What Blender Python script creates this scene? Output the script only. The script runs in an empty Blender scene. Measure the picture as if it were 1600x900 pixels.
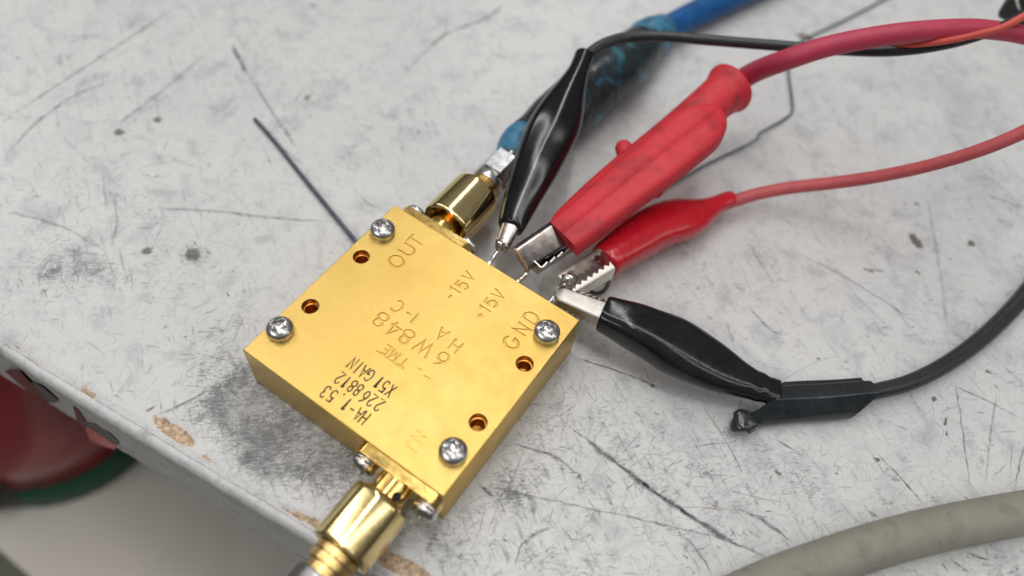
import bpy, bmesh, math, random
import numpy as np
from mathutils import Vector, Matrix
random.seed(7); np.random.seed(7)
S = bpy.context.scene
COL = S.collection
S.unit_settings.scale_length = 0.01          # one unit is one centimetre

# ------------------------------------------------------------------ camera
ROT = ((0.8177558180168086, 0.5706395079507792, 0.07513969700067194),
       (0.512836100577277, -0.6631286488446928, -0.5452151217878182),
       (-0.2612940030776695, 0.48438718712111395, -0.8349218507791865))
CAM = Vector((4.25182988, -4.83998126, 12.3863183))
FPX = 1230.94
cd = bpy.data.cameras.new('camera'); cam = bpy.data.objects.new('camera', cd); COL.objects.link(cam)
m = Matrix((ROT[0], [-a for a in ROT[1]], [-a for a in ROT[2]])).transposed().to_4x4()
m.translation = CAM
cam.matrix_world = m
cd.sensor_width = 36; cd.lens = FPX / 1600 * 36
cd.clip_start = 0.1; cd.clip_end = 2000
cd.dof.use_dof = True; cd.dof.focus_distance = 13.3; cd.dof.aperture_fstop = 0.0277 / 0.31
S.camera = cam
# ------------------------------------------------------------------ world and lamps
w = bpy.data.worlds.new('World'); S.world = w; w.use_nodes = True
nt = w.node_tree; bg = nt.nodes['Background']
tc = nt.nodes.new('ShaderNodeTexCoord'); sx = nt.nodes.new('ShaderNodeSeparateXYZ')
rp = nt.nodes.new('ShaderNodeValToRGB')
nt.links.new(tc.outputs['Generated'], sx.inputs[0]); nt.links.new(sx.outputs['Z'], rp.inputs[0])
nt.links.new(rp.outputs[0], bg.inputs[0])
e = rp.color_ramp.elements
e[0].position = 0.0; e[0].color = (0.12, 0.115, 0.11, 1)
e[1].position = 1.0; e[1].color = (0.42, 0.425, 0.43, 1)
q = e.new(0.25); q.color = (0.16, 0.155, 0.15, 1)
q = e.new(0.55); q.color = (0.36, 0.36, 0.36, 1)
bg.inputs[1].default_value = 0.52
def strip(name, x, y, z, sx_, sy_, power, color=(1, 0.985, 0.96)):
    l = bpy.data.lights.new(name, 'AREA'); l.shape = 'RECTANGLE'; l.size = sx_; l.size_y = sy_
    l.energy = power; l.color = color
    o = bpy.data.objects.new(name, l); COL.objects.link(o); o.location = (x, y, z)
    d = Vector((0, 0, 0)) - Vector((x, y, z))
    o.rotation_euler = d.to_track_quat('-Z', 'Y').to_euler()
strip('overhead_strip_light', -110, 20, 160, 9, 280, 90000)
strip('overhead_strip_light', -26, 55, 170, 9, 280, 132000)
strip('overhead_strip_light', 40, 0, 170, 9, 280, 52000)
strip('overhead_strip_light', 115, 40, 160, 9, 280, 60000)
strip('overhead_strip_light', -60, -140, 150, 120, 12, 95000)  # assumed front-side light, added so the lower shelf is lit
S.view_settings.view_transform = 'Standard'; S.view_settings.look = 'None'
S.view_settings.exposure = 0.0; S.view_settings.gamma = 1.0
S.render.engine = 'CYCLES'
S.cycles.use_denoising = True
S.cycles.max_bounces = 8

# ------------------------------------------------------------------ helpers
R3 = Matrix(ROT)
def at(px, py, z):
    d = R3.transposed() @ Vector(((px - 800) / FPX, (py - 450) / FPX, 1.0))
    return CAM + d * ((z - CAM.z) / d.z)
def upp(p):                                   # centimetres per photo pixel at a point
    return (R3 @ (Vector(p) - CAM)).z / FPX

def thing(name, label, cat, loc=(0, 0, 0), group=None):
    o = bpy.data.objects.new(name, None); COL.objects.link(o); o.location = loc
    o.empty_display_size = 0.2
    o['label'] = label; o['category'] = cat
    if group: o['group'] = group
    return o
def worigin(o):
    v = Vector((0, 0, 0))
    while o is not None:
        v += o.location; o = o.parent
    return v
def link(name, me, mat, parent=None, loc=None, rot=None, smooth=True, label=None):
    if mat is not None and not me.materials: me.materials.append(mat)
    if smooth:
        me.polygons.foreach_set('use_smooth', [True] * len(me.polygons))
    o = bpy.data.objects.new(name, me); COL.objects.link(o)
    if parent is not None: o.parent = parent
    base = worigin(parent) if parent is not None else Vector((0, 0, 0))
    o.location = (Vector(loc) if loc is not None else Vector((0, 0, 0))) - base
    if rot is not None: o.rotation_euler = rot
    if label: o['label'] = label
    return o
def mesh(name, verts, faces):
    me = bpy.data.meshes.new(name); me.from_pydata([tuple(v) for v in verts], [], faces); me.update(); return me
def bake(o):                                  # apply the object's modifiers into its mesh
    dg = bpy.context.evaluated_depsgraph_get(); dg.update()
    me = bpy.data.meshes.new_from_object(o.evaluated_get(dg)); 
    o.modifiers.clear(); old = o.data; o.data = me
    return o
def autosmooth(o, deg=35):
    me = o.data; bm = bmesh.new(); bm.from_mesh(me)
    for ed in bm.edges:
        if len(ed.link_faces) == 2 and ed.calc_face_angle(0) > math.radians(deg): ed.smooth = False
    bm.to_mesh(me); bm.free()
def catmull(rows, sub):
    a = np.array(rows, float); n = len(a); out = []
    for i in range(n - 1):
        p0 = a[i - 1] if i > 0 else 2 * a[0] - a[1]
        p1, p2 = a[i], a[i + 1]
        p3 = a[i + 2] if i + 2 < n else 2 * a[-1] - a[-2]
        for k in range(sub):
            t = k / sub
            out.append(0.5 * ((2 * p1) + (-p0 + p2) * t + (2 * p0 - 5 * p1 + 4 * p2 - p3) * t * t + (-p0 + 3 * p1 - 3 * p2 + p3) * t ** 3))
    out.append(a[-1]); return np.array(out)
def sweep(rows, sub=6, segs=20, expo=2.0, cap=True, closed=False, bump=None, tilt=0.0):
    """rows: x y z half_width half_height"""
    c = catmull(rows, sub) if sub > 1 else np.array(rows, float)
    if sub >= 8:
        for _ in range(int(sub * 2.2)):
            d = c.copy(); d[2:-2] = (c[1:-3] + 2 * c[2:-2] + c[3:-1]) / 4; c = d
    V = []; F = []; n = len(c); Z = Vector((0, 0, 1))
    for i in range(n):
        a = Vector(c[max(i - 1, 0)][:3]); b = Vector(c[min(i + 1, n - 1)][:3])
        T = (b - a).normalized(); Sd = T.cross(Z)
        if Sd.length < 1e-4: Sd = Vector((1, 0, 0))
        Sd.normalize(); U = Sd.cross(T)
        if tilt:
            q = Matrix.Rotation(tilt, 3, T); Sd = q @ Sd; U = q @ U
        for k in range(segs):
            th = 2 * math.pi * k / segs; cs, sn = math.cos(th), math.sin(th)
            ex = expo(i / (n - 1)) if callable(expo) else expo
            x = math.copysign(abs(cs) ** (2 / ex), cs) * c[i][3]; y = math.copysign(abs(sn) ** (2 / ex), sn) * c[i][4]
            if bump: 
                s_ = 1 + bump(i / (n - 1), th); x *= s_; y *= s_
            V.append(Vector(c[i][:3]) + Sd * x + U * y)
    for i in range(n - 1):
        for k in range(segs):
            k2 = (k + 1) % segs
            F.append((i * segs + k, i * segs + k2, (i + 1) * segs + k2, (i + 1) * segs + k))
    if cap:
        F.append(tuple(range(segs - 1, -1, -1))); F.append(tuple((n - 1) * segs + k for k in range(segs)))
    return mesh('sweep', V, F)
def rows_px(lst, hr=1.0):
    """px py z width_px [height ratio] -> world rows"""
    out = []
    for r in lst:
        p = at(r[0], r[1], r[2]); hw = r[3] * upp(p) / 2
        out.append((p.x, p.y, p.z, hw, hw * (r[4] if len(r) > 4 else hr)))
    return out
def wire(lst, d, sub=6, segs=12):
    return sweep([(*at(*p), d / 2, d / 2) for p in lst], sub, segs)
def lathe(profile, origin, axis, segs=48, rfun=None, close=False):
    """profile: (distance along axis, radius)"""
    A = Vector(axis).normalized(); ref = Vector((0, 0, 1)) if abs(A.z) < 0.9 else Vector((1, 0, 0))
    X = ref.cross(A).normalized(); Y = A.cross(X); V = []; F = []; O = Vector(origin)
    for (d, r) in profile:
        for k in range(segs):
            th = 2 * math.pi * k / segs; rr = rfun(r, th, d) if rfun else r
            V.append(O + A * d + X * (rr * math.cos(th)) + Y * (rr * math.sin(th)))
    n = len(profile)
    for i in range(n - 1):
        for k in range(segs):
            k2 = (k + 1) % segs
            F.append((i * segs + k, i * segs + k2, (i + 1) * segs + k2, (i + 1) * segs + k))
    F.append(tuple(range(segs - 1, -1, -1))); F.append(tuple((n - 1) * segs + k for k in range(segs)))
    return mesh('lathe', V, F)
def box(cx, cy, cz, sx_, sy_, sz_, bev=0.0, seg=2):
    bm = bmesh.new(); bmesh.ops.create_cube(bm, size=1)
    for v in bm.verts: v.co = Vector((v.co.x * sx_ + cx, v.co.y * sy_ + cy, v.co.z * sz_ + cz))
    if bev: bmesh.ops.bevel(bm, geom=bm.edges[:], offset=bev, segments=seg, affect='EDGES', profile=0.5)
    me = bpy.data.meshes.new('box'); bm.to_mesh(me); bm.free(); return me

# ------------------------------------------------------------------ materials
class NT:
    def __init__(s, name):
        s.m = bpy.data.materials.new(name); s.m.use_nodes = True; s.t = s.m.node_tree
        s.b = s.t.nodes['Principled BSDF']; s.out = s.t.nodes['Material Output']
        s.co = s.t.nodes.new('ShaderNodeTexCoord')
    def n(s, typ, **k):
        o = s.t.nodes.new(typ)
        for a, b in k.items(): setattr(o, a, b)
        return o
    def l(s, a, b): s.t.links.new(a, b)
    def mapping(s, rot=0, scale=(1, 1, 1), loc=(0, 0, 0)):
        r = s.n('ShaderNodeMapping'); r.inputs['Rotation'].default_value = (0, 0, rot); s.l(s.co.outputs['Object'], r.inputs[0])
        r2 = s.n('ShaderNodeMapping'); r2.inputs['Scale'].default_value = scale; r2.inputs['Location'].default_value = loc
        s.l(r.outputs[0], r2.inputs[0]); return r2.outputs[0]
    def noise(s, scale, detail=4, rough=0.5, dist=0, vec=None):
        o = s.n('ShaderNodeTexNoise'); o.inputs['Scale'].default_value = scale; o.inputs['Detail'].default_value = detail
        o.inputs['Roughness'].default_value = rough; o.inputs['Distortion'].default_value = dist
        s.l(vec if vec is not None else s.co.outputs['Object'], o.inputs['Vector']); return o.outputs['Fac']
    def rng(s, v, a, b, c=0.0, d=1.0, smooth=False):
        o = s.n('ShaderNodeMapRange'); o.inputs[1].default_value = a; o.inputs[2].default_value = b
        o.inputs[3].default_value = c; o.inputs[4].default_value = d
        if smooth: o.interpolation_type = 'SMOOTHSTEP'
        s.l(v, o.inputs[0]); return o.outputs[0]
    def math(s, op, a, b=None, clamp=False):
        o = s.n('ShaderNodeMath', operation=op, use_clamp=clamp)
        for i, v in enumerate((a, b)):
            if v is None: continue
            if isinstance(v, (int, float)): o.inputs[i].default_value = v
            else: s.l(v, o.inputs[i])
        return o.outputs[0]
    def mix(s, f, a, b):
        o = s.n('ShaderNodeMix', data_type='RGBA')
        if isinstance(f, (int, float)): o.inputs[0].default_value = f
        else: s.l(f, o.inputs[0])
        for i, v in ((6, a), (7, b)):
            if isinstance(v, tuple): o.inputs[i].default_value = (*v, 1)
            else: s.l(v, o.inputs[i])
        return o.outputs[2]
    def attr(s, name):
        o = s.n('ShaderNodeAttribute', attribute_name=name); return o.outputs['Fac']
    def bump(s, h, strength, dist=0.01):
        o = s.n('ShaderNodeBump'); o.inputs['Strength'].default_value = strength; o.inputs['Distance'].default_value = dist
        s.l(h, o.inputs['Height']); s.l(o.outputs[0], s.b.inputs['Normal']); return o
    def set(s, **k):
        for a, v in k.items():
            i = s.b.inputs[a.replace('_', ' ')]
            if isinstance(v, tuple): i.default_value = (*v, 1)
            elif isinstance(v, (int, float)): i.default_value = v
            else: s.l(v, i)
        return s

def metal(name, col, col2, rough, rvar=0.1, nscale=6, bump=0.15, bscale=60, brush=None):
    t = NT(name); n1 = t.noise(nscale, 6, 0.6)
    t.set(Base_Color=t.mix(t.rng(n1, 0.35, 0.68), col, col2), Metallic=1.0, Roughness=t.rng(t.noise(nscale * 2.3, 5, 0.65), 0.3, 0.75, rough - rvar / 2, rough + rvar))
    vec = t.mapping(brush[0], brush[1]) if brush else None
    t.bump(t.noise(bscale, 3, 0.5, vec=vec), bump * .35, 0.004)
    return t.m
def plastic(name, col, col2, rough, coat=0.0, nscale=3, bump=0.2, bscale=40, spec=0.5, dirt=None, rvar=0.12, bdist=0.01):
    t = NT(name); n1 = t.noise(nscale, 6, 0.65, 0.3); c = t.mix(t.rng(n1, 0.35, 0.7), col, col2)
    if dirt: c = t.mix(t.rng(t.noise(dirt[1], 7, 0.7, 0.6), dirt[2], dirt[3], 0, dirt[4]), c, dirt[0])
    t.set(Base_Color=c, Roughness=t.rng(t.noise(nscale * 4, 5, 0.6), 0.3, 0.7, rough, rough + rvar), Coat_Weight=coat, Coat_Roughness=0.12)
    t.b.inputs['Specular IOR Level'].default_value = spec
    t.bump(t.noise(bscale, 4, 0.6), bump, bdist)
    return t.m

# gold of the module body: fine wear, hairline scratches, slightly uneven plating
t = NT('gold_plated_body')
base = t.mix(t.rng(t.noise(0.8, 4, 0.6, 0.3), 0.35, 0.65), (0.655, 0.44, 0.12), (0.71, 0.49, 0.155))
hairs = [t.rng(t.noise(sc, 5, 0.75, vec=t.mapping(an, (1, st, 1), (an * 9, 2, 0))), lo, lo + .08) for an, sc, st, lo in ((0.5, 4, 16, .63), (-0.7, 3, 18, .64), (1.7, 4.4, 15, .64), (2.4, 4, 18, .64), (1.1, 9, 5, .68))]
hair = hairs[0]
for a in hairs[1:]: hair = t.math('MAXIMUM', hair, a)
speck = t.rng(t.noise(30, 4, 0.7), 0.66, 0.76)
base = t.mix(t.math('MULTIPLY', hair, 0.55), base, (1.0, 0.86, 0.50))
scr = t.rng(t.noise(7, 5, 0.75, vec=t.mapping(-1.9, (1, 26, 1))), 0.63, 0.70); base = t.mix(t.math('MULTIPLY', scr, 0.5), base, (0.42, 0.28, 0.08))
base = t.mix(t.rng(t.noise(2.6, 8, 0.85, 0.8), 0.55, 0.78, 0, .3), base, (0.62, 0.42, 0.12))
base = t.mix(t.math('MULTIPLY', speck, 0.45), base, (0.40, 0.26, 0.09))
t.set(Base_Color=base, Metallic=1.0, Roughness=t.rng(t.noise(5, 8, 0.8), 0.3, 0.7, 0.34, 0.50))
hh = t.math('ADD', t.noise(70, 6, 0.8), t.math('MULTIPLY', hair, -0.35))
hh = t.math('ADD', hh, t.math('MULTIPLY', t.noise(22, 4, 0.7), 0.8))
t.bump(hh, 0.35, 0.006)
GOLD = t.m
GOLD_BRIGHT = metal('polished_gold', (0.92, 0.60, 0.16), (0.98, 0.70, 0.26), 0.16, 0.08, 5, 0.08, 30)
BRASS = metal('turned_gold_barrel', (0.76, 0.59, 0.27), (0.84, 0.67, 0.34), 0.15, 0.05, 5, 0.3, 9, (0, (.4, 16, .4)))
BRASS_DK = metal('worn_brass_thread', (0.55, 0.35, 0.12), (0.80, 0.58, 0.26), 0.28, 0.1, 9, 0.2, 40)
HOLE_IN = metal('copper_brown_bore', (0.50, 0.21, 0.04), (0.66, 0.32, 0.08), 0.30, 0.1, 9, 0.1)
STEEL = metal('screw_steel', (0.56, 0.55, 0.545), (0.66, 0.65, 0.64), 0.27, 0.06, 12, 0.0, 60)
STEEL_DK = metal('dark_nut_steel', (0.23, 0.23, 0.24), (0.40, 0.40, 0.41), 0.24, 0.06, 9, 0.0, 50)
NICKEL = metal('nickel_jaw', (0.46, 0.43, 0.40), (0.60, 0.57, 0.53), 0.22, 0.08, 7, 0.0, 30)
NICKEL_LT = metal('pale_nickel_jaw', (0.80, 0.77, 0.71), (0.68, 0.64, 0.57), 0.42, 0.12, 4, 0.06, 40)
NICKEL_DK = metal('darkened_nickel_jaw', (0.24, 0.205, 0.19), (0.36, 0.32, 0.30), 0.16, 0.12, 5, 0.0, 30)  # worn look, base colour darkened to stand in for a dark reflection
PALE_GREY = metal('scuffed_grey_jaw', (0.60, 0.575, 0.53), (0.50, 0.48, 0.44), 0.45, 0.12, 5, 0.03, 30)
TIN = metal('tinned_solder', (0.70, 0.70, 0.69), (0.82, 0.81, 0.79), 0.24, 0.10, 14, 0.15, 20)
COPPER = metal('worn_copper_edge', (0.60, 0.33, 0.13), (0.72, 0.44, 0.2), 0.3, 0.1, 9)
GREY_METAL = metal('grey_anodised_sleeve', (0.22, 0.21, 0.22), (0.30, 0.285, 0.29), 0.30, 0.1, 6, 0.15, 20, (0, (1, 14, 1)))
INK = plastic('black_ink', (0.035, 0.025, 0.012), (0.10, 0.07, 0.03), 0.55, nscale=30)
BLACK = plastic('glossy_black_vinyl', (0.004, 0.004, 0.006), (0.008, 0.008, 0.010), 0.12, 0.0, 2, 0.015, 5, spec=.5, rvar=.05, bdist=0.03)
BLACK2 = plastic('worn_black_vinyl', (0.006, 0.007, 0.008), (0.014, 0.016, 0.016), 0.10, 0.0, 2.5, 0.06, 7, spec=.42, dirt=((0.08, 0.08, 0.08), 9, 0.60, 0.85, 0.25), bdist=0.03)
BLACK_CABLE = plastic('black_cable_jacket', (0.016, 0.019, 0.021), (0.028, 0.032, 0.034), 0.33, 0, 4, 0.1)
SLEEVE = plastic('dark_shrink_sleeve', (0.016, 0.020, 0.024), (0.030, 0.036, 0.039), 0.15, 0.1, 4, 0.12, 14)
RED = plastic('matt_red_rubber', (0.66, 0.034, 0.050), (0.56, 0.028, 0.042), 0.42, 0, 1.6, 0.2, 45, 0.35, dirt=((0.17, 0.018, 0.026), 1.5, 0.49, 0.70, 0.65))
RED_GLOSS = plastic('glossy_red_vinyl', (0.60, 0.010, 0.024), (0.46, 0.008, 0.02), 0.18, 0.2, 2.2, 0.4, 5, 0.5, dirt=((0.16, 0.012, 0.02), 6, 0.62, 0.80, 0.5), bdist=0.04)
t = RED_GLOSS.node_tree.nodes['Principled BSDF']; t.inputs['Subsurface Weight'].default_value = 0.25; t.inputs['Subsurface Radius'].default_value = (0.3, 0.03, 0.03); t.inputs['Subsurface Scale'].default_value = 0.3
PINK = plastic('crimson_cable_jacket', (0.52, 0.044, 0.095), (0.44, 0.036, 0.078), 0.45, 0, 2, 0.1)
PINK2 = plastic('dull_red_cable_jacket', (0.56, 0.10, 0.11), (0.46, 0.075, 0.085), 0.5, 0, 4, 0.15, dirt=((0.18, 0.03, 0.03), 10, 0.6, 0.8, 0.5))
ORANGE = plastic('salmon_wire_jacket', (0.72, 0.115, 0.085), (0.62, 0.09, 0.07), 0.5, 0, 4, 0.1)
GREYCAB = plastic('olive_grey_jacket', (0.29, 0.28, 0.235), (0.23, 0.225, 0.185), 0.5, 0, 1.3, 0.15, 30, 0.35, dirt=((0.10, 0.09, 0.07), 2.2, 0.52, 0.78, 0.6))
BLUE = plastic('blue_cable_jacket', (0.004, 0.060, 0.22), (0.010, 0.11, 0.32), 0.38, 0, 2.5, 0.2, 20, spec=.3)
LTBLUE = plastic('light_blue_strain_relief', (0.05, 0.22, 0.36), (0.03, 0.14, 0.26), 0.35, 0, 4, 0.4, 10, dirt=((0.02, 0.03, 0.035), 4, 0.5, 0.7, 0.8))
t = NT('dark_tape_over_blue')
f1 = t.rng(t.noise(1.5, 3, 0.5, 0.8), 0.55, 0.72, smooth=True)
c = t.mix(f1, (0.016, 0.033, 0.040), (0.040, 0.18, 0.26)); c = t.mix(t.rng(t.noise(2.2, 4), 0.4, 0.6, 0, 0.8), c, (0.016, 0.017, 0.019))
t.set(Base_Color=c, Roughness=t.rng(t.noise(5), 0.3, 0.7, 0.18, 0.4)); t.bump(t.noise(1.1, 2, 0.4, 0.6, t.mapping(0.9, (1, 2.0, 1))), 0.5, 0.12)
TAPE = t.m
WIRE = metal('blued_steel_wire', (0.10, 0.12, 0.16), (0.17, 0.19, 0.23), 0.4, 0.1, 12)
CAN_RED = plastic('dark_red_paint', (0.42, 0.022, 0.038), (0.28, 0.018, 0.03), 0.22, 0.4, 0.4)
CAN_GREEN = plastic('dark_green_paint', (0.004, 0.085, 0.045), (0.004, 0.065, 0.034), 0.4, 0, 0.5)
DKGREY = plastic('charcoal_plastic', (0.035, 0.035, 0.033), (0.05, 0.05, 0.045), 0.5, 0, 0.5)
OLIVE = plastic('olive_floor_paint', (0.17, 0.18, 0.14), (0.12, 0.13, 0.10), 0.6, 0, 0.1)
SHELF = plastic('beige_board', (0.62, 0.58, 0.53), (0.52, 0.49, 0.445), 0.5, 0, 0.12, 0.1)

# worn white laminate
def laminate(name, grid):
    t = NT(name)
    white = t.mix(t.rng(t.noise(0.35, 5, 0.6), 0.3, 0.7), (0.595, 0.595, 0.595), (0.67, 0.665, 0.66))
    cloud = t.rng(t.noise(1.5, 8, 0.68, 0.5), 0.47, 0.72, smooth=True)
    c = t.mix(t.math('MULTIPLY', cloud, 0.52), white, (0.33, 0.335, 0.345)); c = t.mix(t.rng(t.noise(5, 6, 0.8, 0.8), 0.52, 0.75, 0, .35), c, (0.25, 0.25, 0.25))
    if grid:
        g = t.attr('grime_shade')
        lay = []
        for ang, sc, st, lo in ((0.55, 1.6, 7, 0.60), (-0.55, 1.9, 8, 0.61), (1.25, 1.4, 7, 0.62), (-1.2, 2.6, 6, 0.62)):
            nz = t.noise(sc, 6, 0.72, 0.5, t.mapping(ang, (1, st, 1), (ang * 7, 3, 0)))
            lay.append(t.rng(t.math('ADD', nz, t.math('MULTIPLY', g, 0.10)), lo - .02, lo + 0.10, smooth=True))
        s = lay[0]
        for a in lay[1:]: s = t.math('MAXIMUM', s, a)
        c = t.mix(t.math('MULTIPLY', s, 0.55), c, (0.21, 0.21, 0.215))
        nz = t.noise(2.3, 9, 0.80, 1.0)
        fine = t.noise(7, 8, 0.85, 0.6, t.mapping(-0.75, (1, 3.2, 1)))
        big = t.noise(1.1, 3, 0.6, 0.5)
        nn = t.math('ADD', t.math('MULTIPLY', t.math('SUBTRACT', nz, .5), 2.2), t.math('MULTIPLY', t.math('SUBTRACT', fine, .5), 3.6))
        nn = t.math('ADD', nn, t.math('MULTIPLY', t.math('SUBTRACT', big, .5), 1.2))
        sm = t.rng(t.math('ADD', nn, t.math('MULTIPLY', t.math('MINIMUM', g, 1.1), 0.64)), 0.30, 1.05, smooth=True)
        c = t.mix(t.math('MULTIPLY', sm, 0.80), c, (0.10, 0.10, 0.105))
        pale = t.rng(t.noise(1.6, 6, 0.75, 0.3, t.mapping(0.9, (1, 18, 1), (3, 9, 0))), 0.66, 0.72, 0, .6); c = t.mix(pale, c, (0.78, 0.78, 0.78))
        sp = t.attr('spot')
        sp2 = t.rng(t.math('ADD', sp, t.math('MULTIPLY', t.math('SUBTRACT', t.noise(5, 5, 0.7, 0.5), 0.5), 0.9)), 0.42, 0.72, smooth=True)
        c = t.mix(t.math('MULTIPLY', sp2, 0.85), c, (0.075, 0.068, 0.058))
        br = t.attr('bare')
        b2 = t.rng(t.math('ADD', br, t.math('MULTIPLY', t.math('SUBTRACT', t.noise(8, 7, 0.8), 0.5), 1.5)), 0.45, 0.62)
        wood = t.mix(t.rng(t.noise(11, 7, 0.85, 0.5), 0.42, 0.58), (0.68, 0.50, 0.33), (0.26, 0.17, 0.11))
        c = t.mix(b2, c, wood)
        dots = t.rng(t.noise(9, 2, 0.5), 0.755, 0.80)
        c = t.mix(t.math('MULTIPLY', dots, 0.65), c, (0.12, 0.11, 0.10))
        t.set(Roughness=t.rng(s, 0, 1, 0.36, 0.6))
        h = t.math('ADD', t.noise(14, 5, 0.7), t.math('MULTIPLY', s, -0.8)); t.bump(h, 0.25, 0.01)
    else:
        c = t.mix(t.rng(t.noise(2.6, 7, 0.75, 0.6), 0.53, 0.66, 0, 0.5), c, (0.26, 0.25, 0.24))
        t.set(Roughness=0.45); t.bump(t.noise(3, 5, 0.7), 0.5, 0.05)
    t.set(Base_Color=c)
    return t.m
LAMINATE = laminate('worn_white_laminate', True); BAND = laminate('white_edge_banding', False)

# ------------------------------------------------------------------ workbench
EA = at(0, 533, 0); EB = at(480, 824, 0)
EU = (EB - EA); EU.z = 0; EU.normalize(); EV = Vector((-EU.y, EU.x, 0))     # along the edge, into the table
EO = EB.copy()
def uv(p): d = Vector(p) - EO; return d.dot(EU), d.dot(EV)
bench = thing('workbench', 'scratched white laminate workbench top that everything lies on, with a chipped front edge', 'workbench', (0, 2, -2.2))
us = np.concatenate([[-70, -45, -30, -22], np.arange(-17, 14.01, 0.07), [20, 30, 45, 70]])
vs = np.concatenate([np.arange(0, 3, 0.06), np.arange(3, 22.01, 0.10), [26, 35, 50, 80]])
GU, GV = np.meshgrid(us, vs)
X = EO.x + GU * EU.x + GV * EV.x; Y = EO.y + GU * EU.y + GV * EV.y; Zz = np.zeros_like(X)
grime_shade = np.zeros_like(X); spot = np.zeros_like(X); bare = np.zeros_like(X)
def blob(field, px, py, rx, ry, ang, amp):
    """soft mark at a place on the table: radii in cm, angle in degrees in the table plane"""
    p = at(px, py, 0); ca, sa = math.cos(math.radians(ang)), math.sin(math.radians(ang))
    dx, dy = X - p.x, Y - p.y
    a = (dx * ca + dy * sa) / rx; b = (-dx * sa + dy * ca) / ry
    field += amp * np.exp(-(a * a + b * b))
# worn dirty area round the module's front left corner, other scuffs, and painted shadow patches
for b_ in ((395, 600, .8, .5, 60, 1.0), (385, 660, .6, .5, 0, .8), (440, 680, .9, .5, 10, 1.2), (520, 715, .6, .4, 0, 1.1), (405, 720, .5, .35, 0, .9), (360, 620, .3, .5, 0, .6), (350, 510, .5, .3, 70, .6),
           (330, 560, .5, .3, 70, .5), (480, 740, .8, .3, 10, .6), (300, 395, .3, .2, 0, .8), (80, 420, .8, .5, 30, .7), (140, 410, .5, .3, 0, .4), (190, 440, .5, .3, 20, .4),
           (700, 30, .8, .3, 40, .45), (460, 150, .3, .5, 0, .4), (60, 600, 0, 0, 0, 0) , (800, 770, .3, .35, 60, .9), (850, 640, .7, .4, 0, .3), (1195, 405, .6, .3, -10, .75),
           (1130, 460, .5, .3, 0, .3), (1560, 300, 1.0, .6, 0, .35), (1350, 175, .5, .3, 0, .4), (1590, 90, .6, .5, 0, .5), (1000, 720, 2.2, 1.2, 0, .34), (1250, 760, 2.5, 1.2, 0, .28), (760, 620, .8, .6, 0, .4), (900, 850, 1.5, .8, 0, .3), (1350, 360, 1.5, 1, 0, .25), (200, 330, 2, 1, 0, .22), (420, 90, 2, 1.5, 0, .2), (1500, 560, 2, 1.2, 0, .22), (640, 200, 1, 1, 0, .2), (1100, 420, .8, .6, 0, .3), (130, 120, 2, 1, 0, .2),  # includes painted shadow patches below the crimson cable and the black plug
           (1450, 700, 2, 1, 0, .1), (760, 860, 1.2, .6, 0, .3), (650, 830, .8, .3, 0, .5), (1560, 890, .8, .3, 0, .4), (730, 560, .1, .1, 0, 0)):
    if b_[2] > 0: blob(grime_shade, *b_)
for b_ in ((1431, 377, .25, .12, -35, 1.15), (1517, 380, .12, .09, 0, 1.0), (1434, 427, .11, .07, -30, .9), (1360, 423, .22, .08, 20, .75), (1432, 318, .10, .09, 0, .8), (1515, 343, .07, .05, 0, .8),
           (247, 187, .17, .14, 0, .85), (186, 206, .2, .12, 0, .9), (230, 392, .14, .18, 0, .85), (302, 398, .28, .22, 0, .85), (480, 152, .14, .2, 0, .7), (1485, 404, .08, .05, 0, .8), (1258, 58, .3, .2, 20, .9),
           (1217, 742, .12, .08, -20, .8), (1118, 790, .16, .2, 0, .6), (1279, 562, .05, .05, 0, 1), (1320, 563, .08, .05, 0, 1.), (1545, 583, .05, .1, 60, 1), (1460, 625, .12, .06, -60, 1),
           (1478, 665, .22, .035, -70, 1.2), (1308, 735, .2, .04, -50, 1), (1370, 718, .09, .04, 0, .9), (1020, 605, .12, .05, -30, .9), (905, 745, .08, .1, 0, .8), (1540, 350, 0, 0, 0, 0),
           (1380, 490, 0, 0, 0, 0), (360, 80, .07, .18, 0, .6), (490, 10, .2, .15, 0, .6), (1155, 790, 0, 0, 0, 0)):
    if b_[2] > 0: blob(spot, *b_)
for b_ in ((262, 668, .36, .12, 5, 1.1), (288, 684, .22, .09, 0, 1.05), (132, 611, .14, .07, 6, 1.0), (145, 617, .14, .04, 6, .8), (24, 543, .10, .05, 0, .9), (58, 565, .18, .04, 6, .8), (342, 729, .26, .035, 6, .85),
           (322, 716, .12, .04, 0, .8), (468, 806, .42, .07, 12, .85), (500, 825, .2, .08, 0, .7), (640, 890, .7, .14, 6, .95), (600, 874, .4, .10, 0, .8), (1257, 60, .15, .1, 0, .7), (1122, 796, .08, .07, 0, .7), (690, 60, .1, .06, 0, .7)):
    blob(bare, *b_)
rs = np.random.RandomState(3)
def rough1d(u, seed):
    r = np.random.RandomState(seed); o = np.zeros_like(u)
    for k in range(14):
        f = 0.5 * 1.45 ** k; o += np.sin(u * f + r.rand() * 6.28) / (k + 2) ** 0.9
    return o
edge = rough1d(us, 5) * 0.018
V0 = GV[:, :] < 0.5
fall = np.clip(1 - GV / 0.5, 0, 1)
X += EV.x * edge[None, :] * fall; Y += EV.y * edge[None, :] * fall
Zz -= 0.035 * np.clip((bare - 0.45) / 0.2, 0, 1) * (GV < 3)
Zz -= 0.05 * np.clip(1 - GV / 0.12, 0, 1) ** 2
nv, nu = X.shape
verts = np.stack([X, Y, Zz], -1).reshape(-1, 3)
idx = np.arange(nv * nu).reshape(nv, nu)
faces = np.stack([idx[:-1, :-1], idx[:-1, 1:], idx[1:, 1:], idx[1:, :-1]], -1).reshape(-1, 4)
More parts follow.
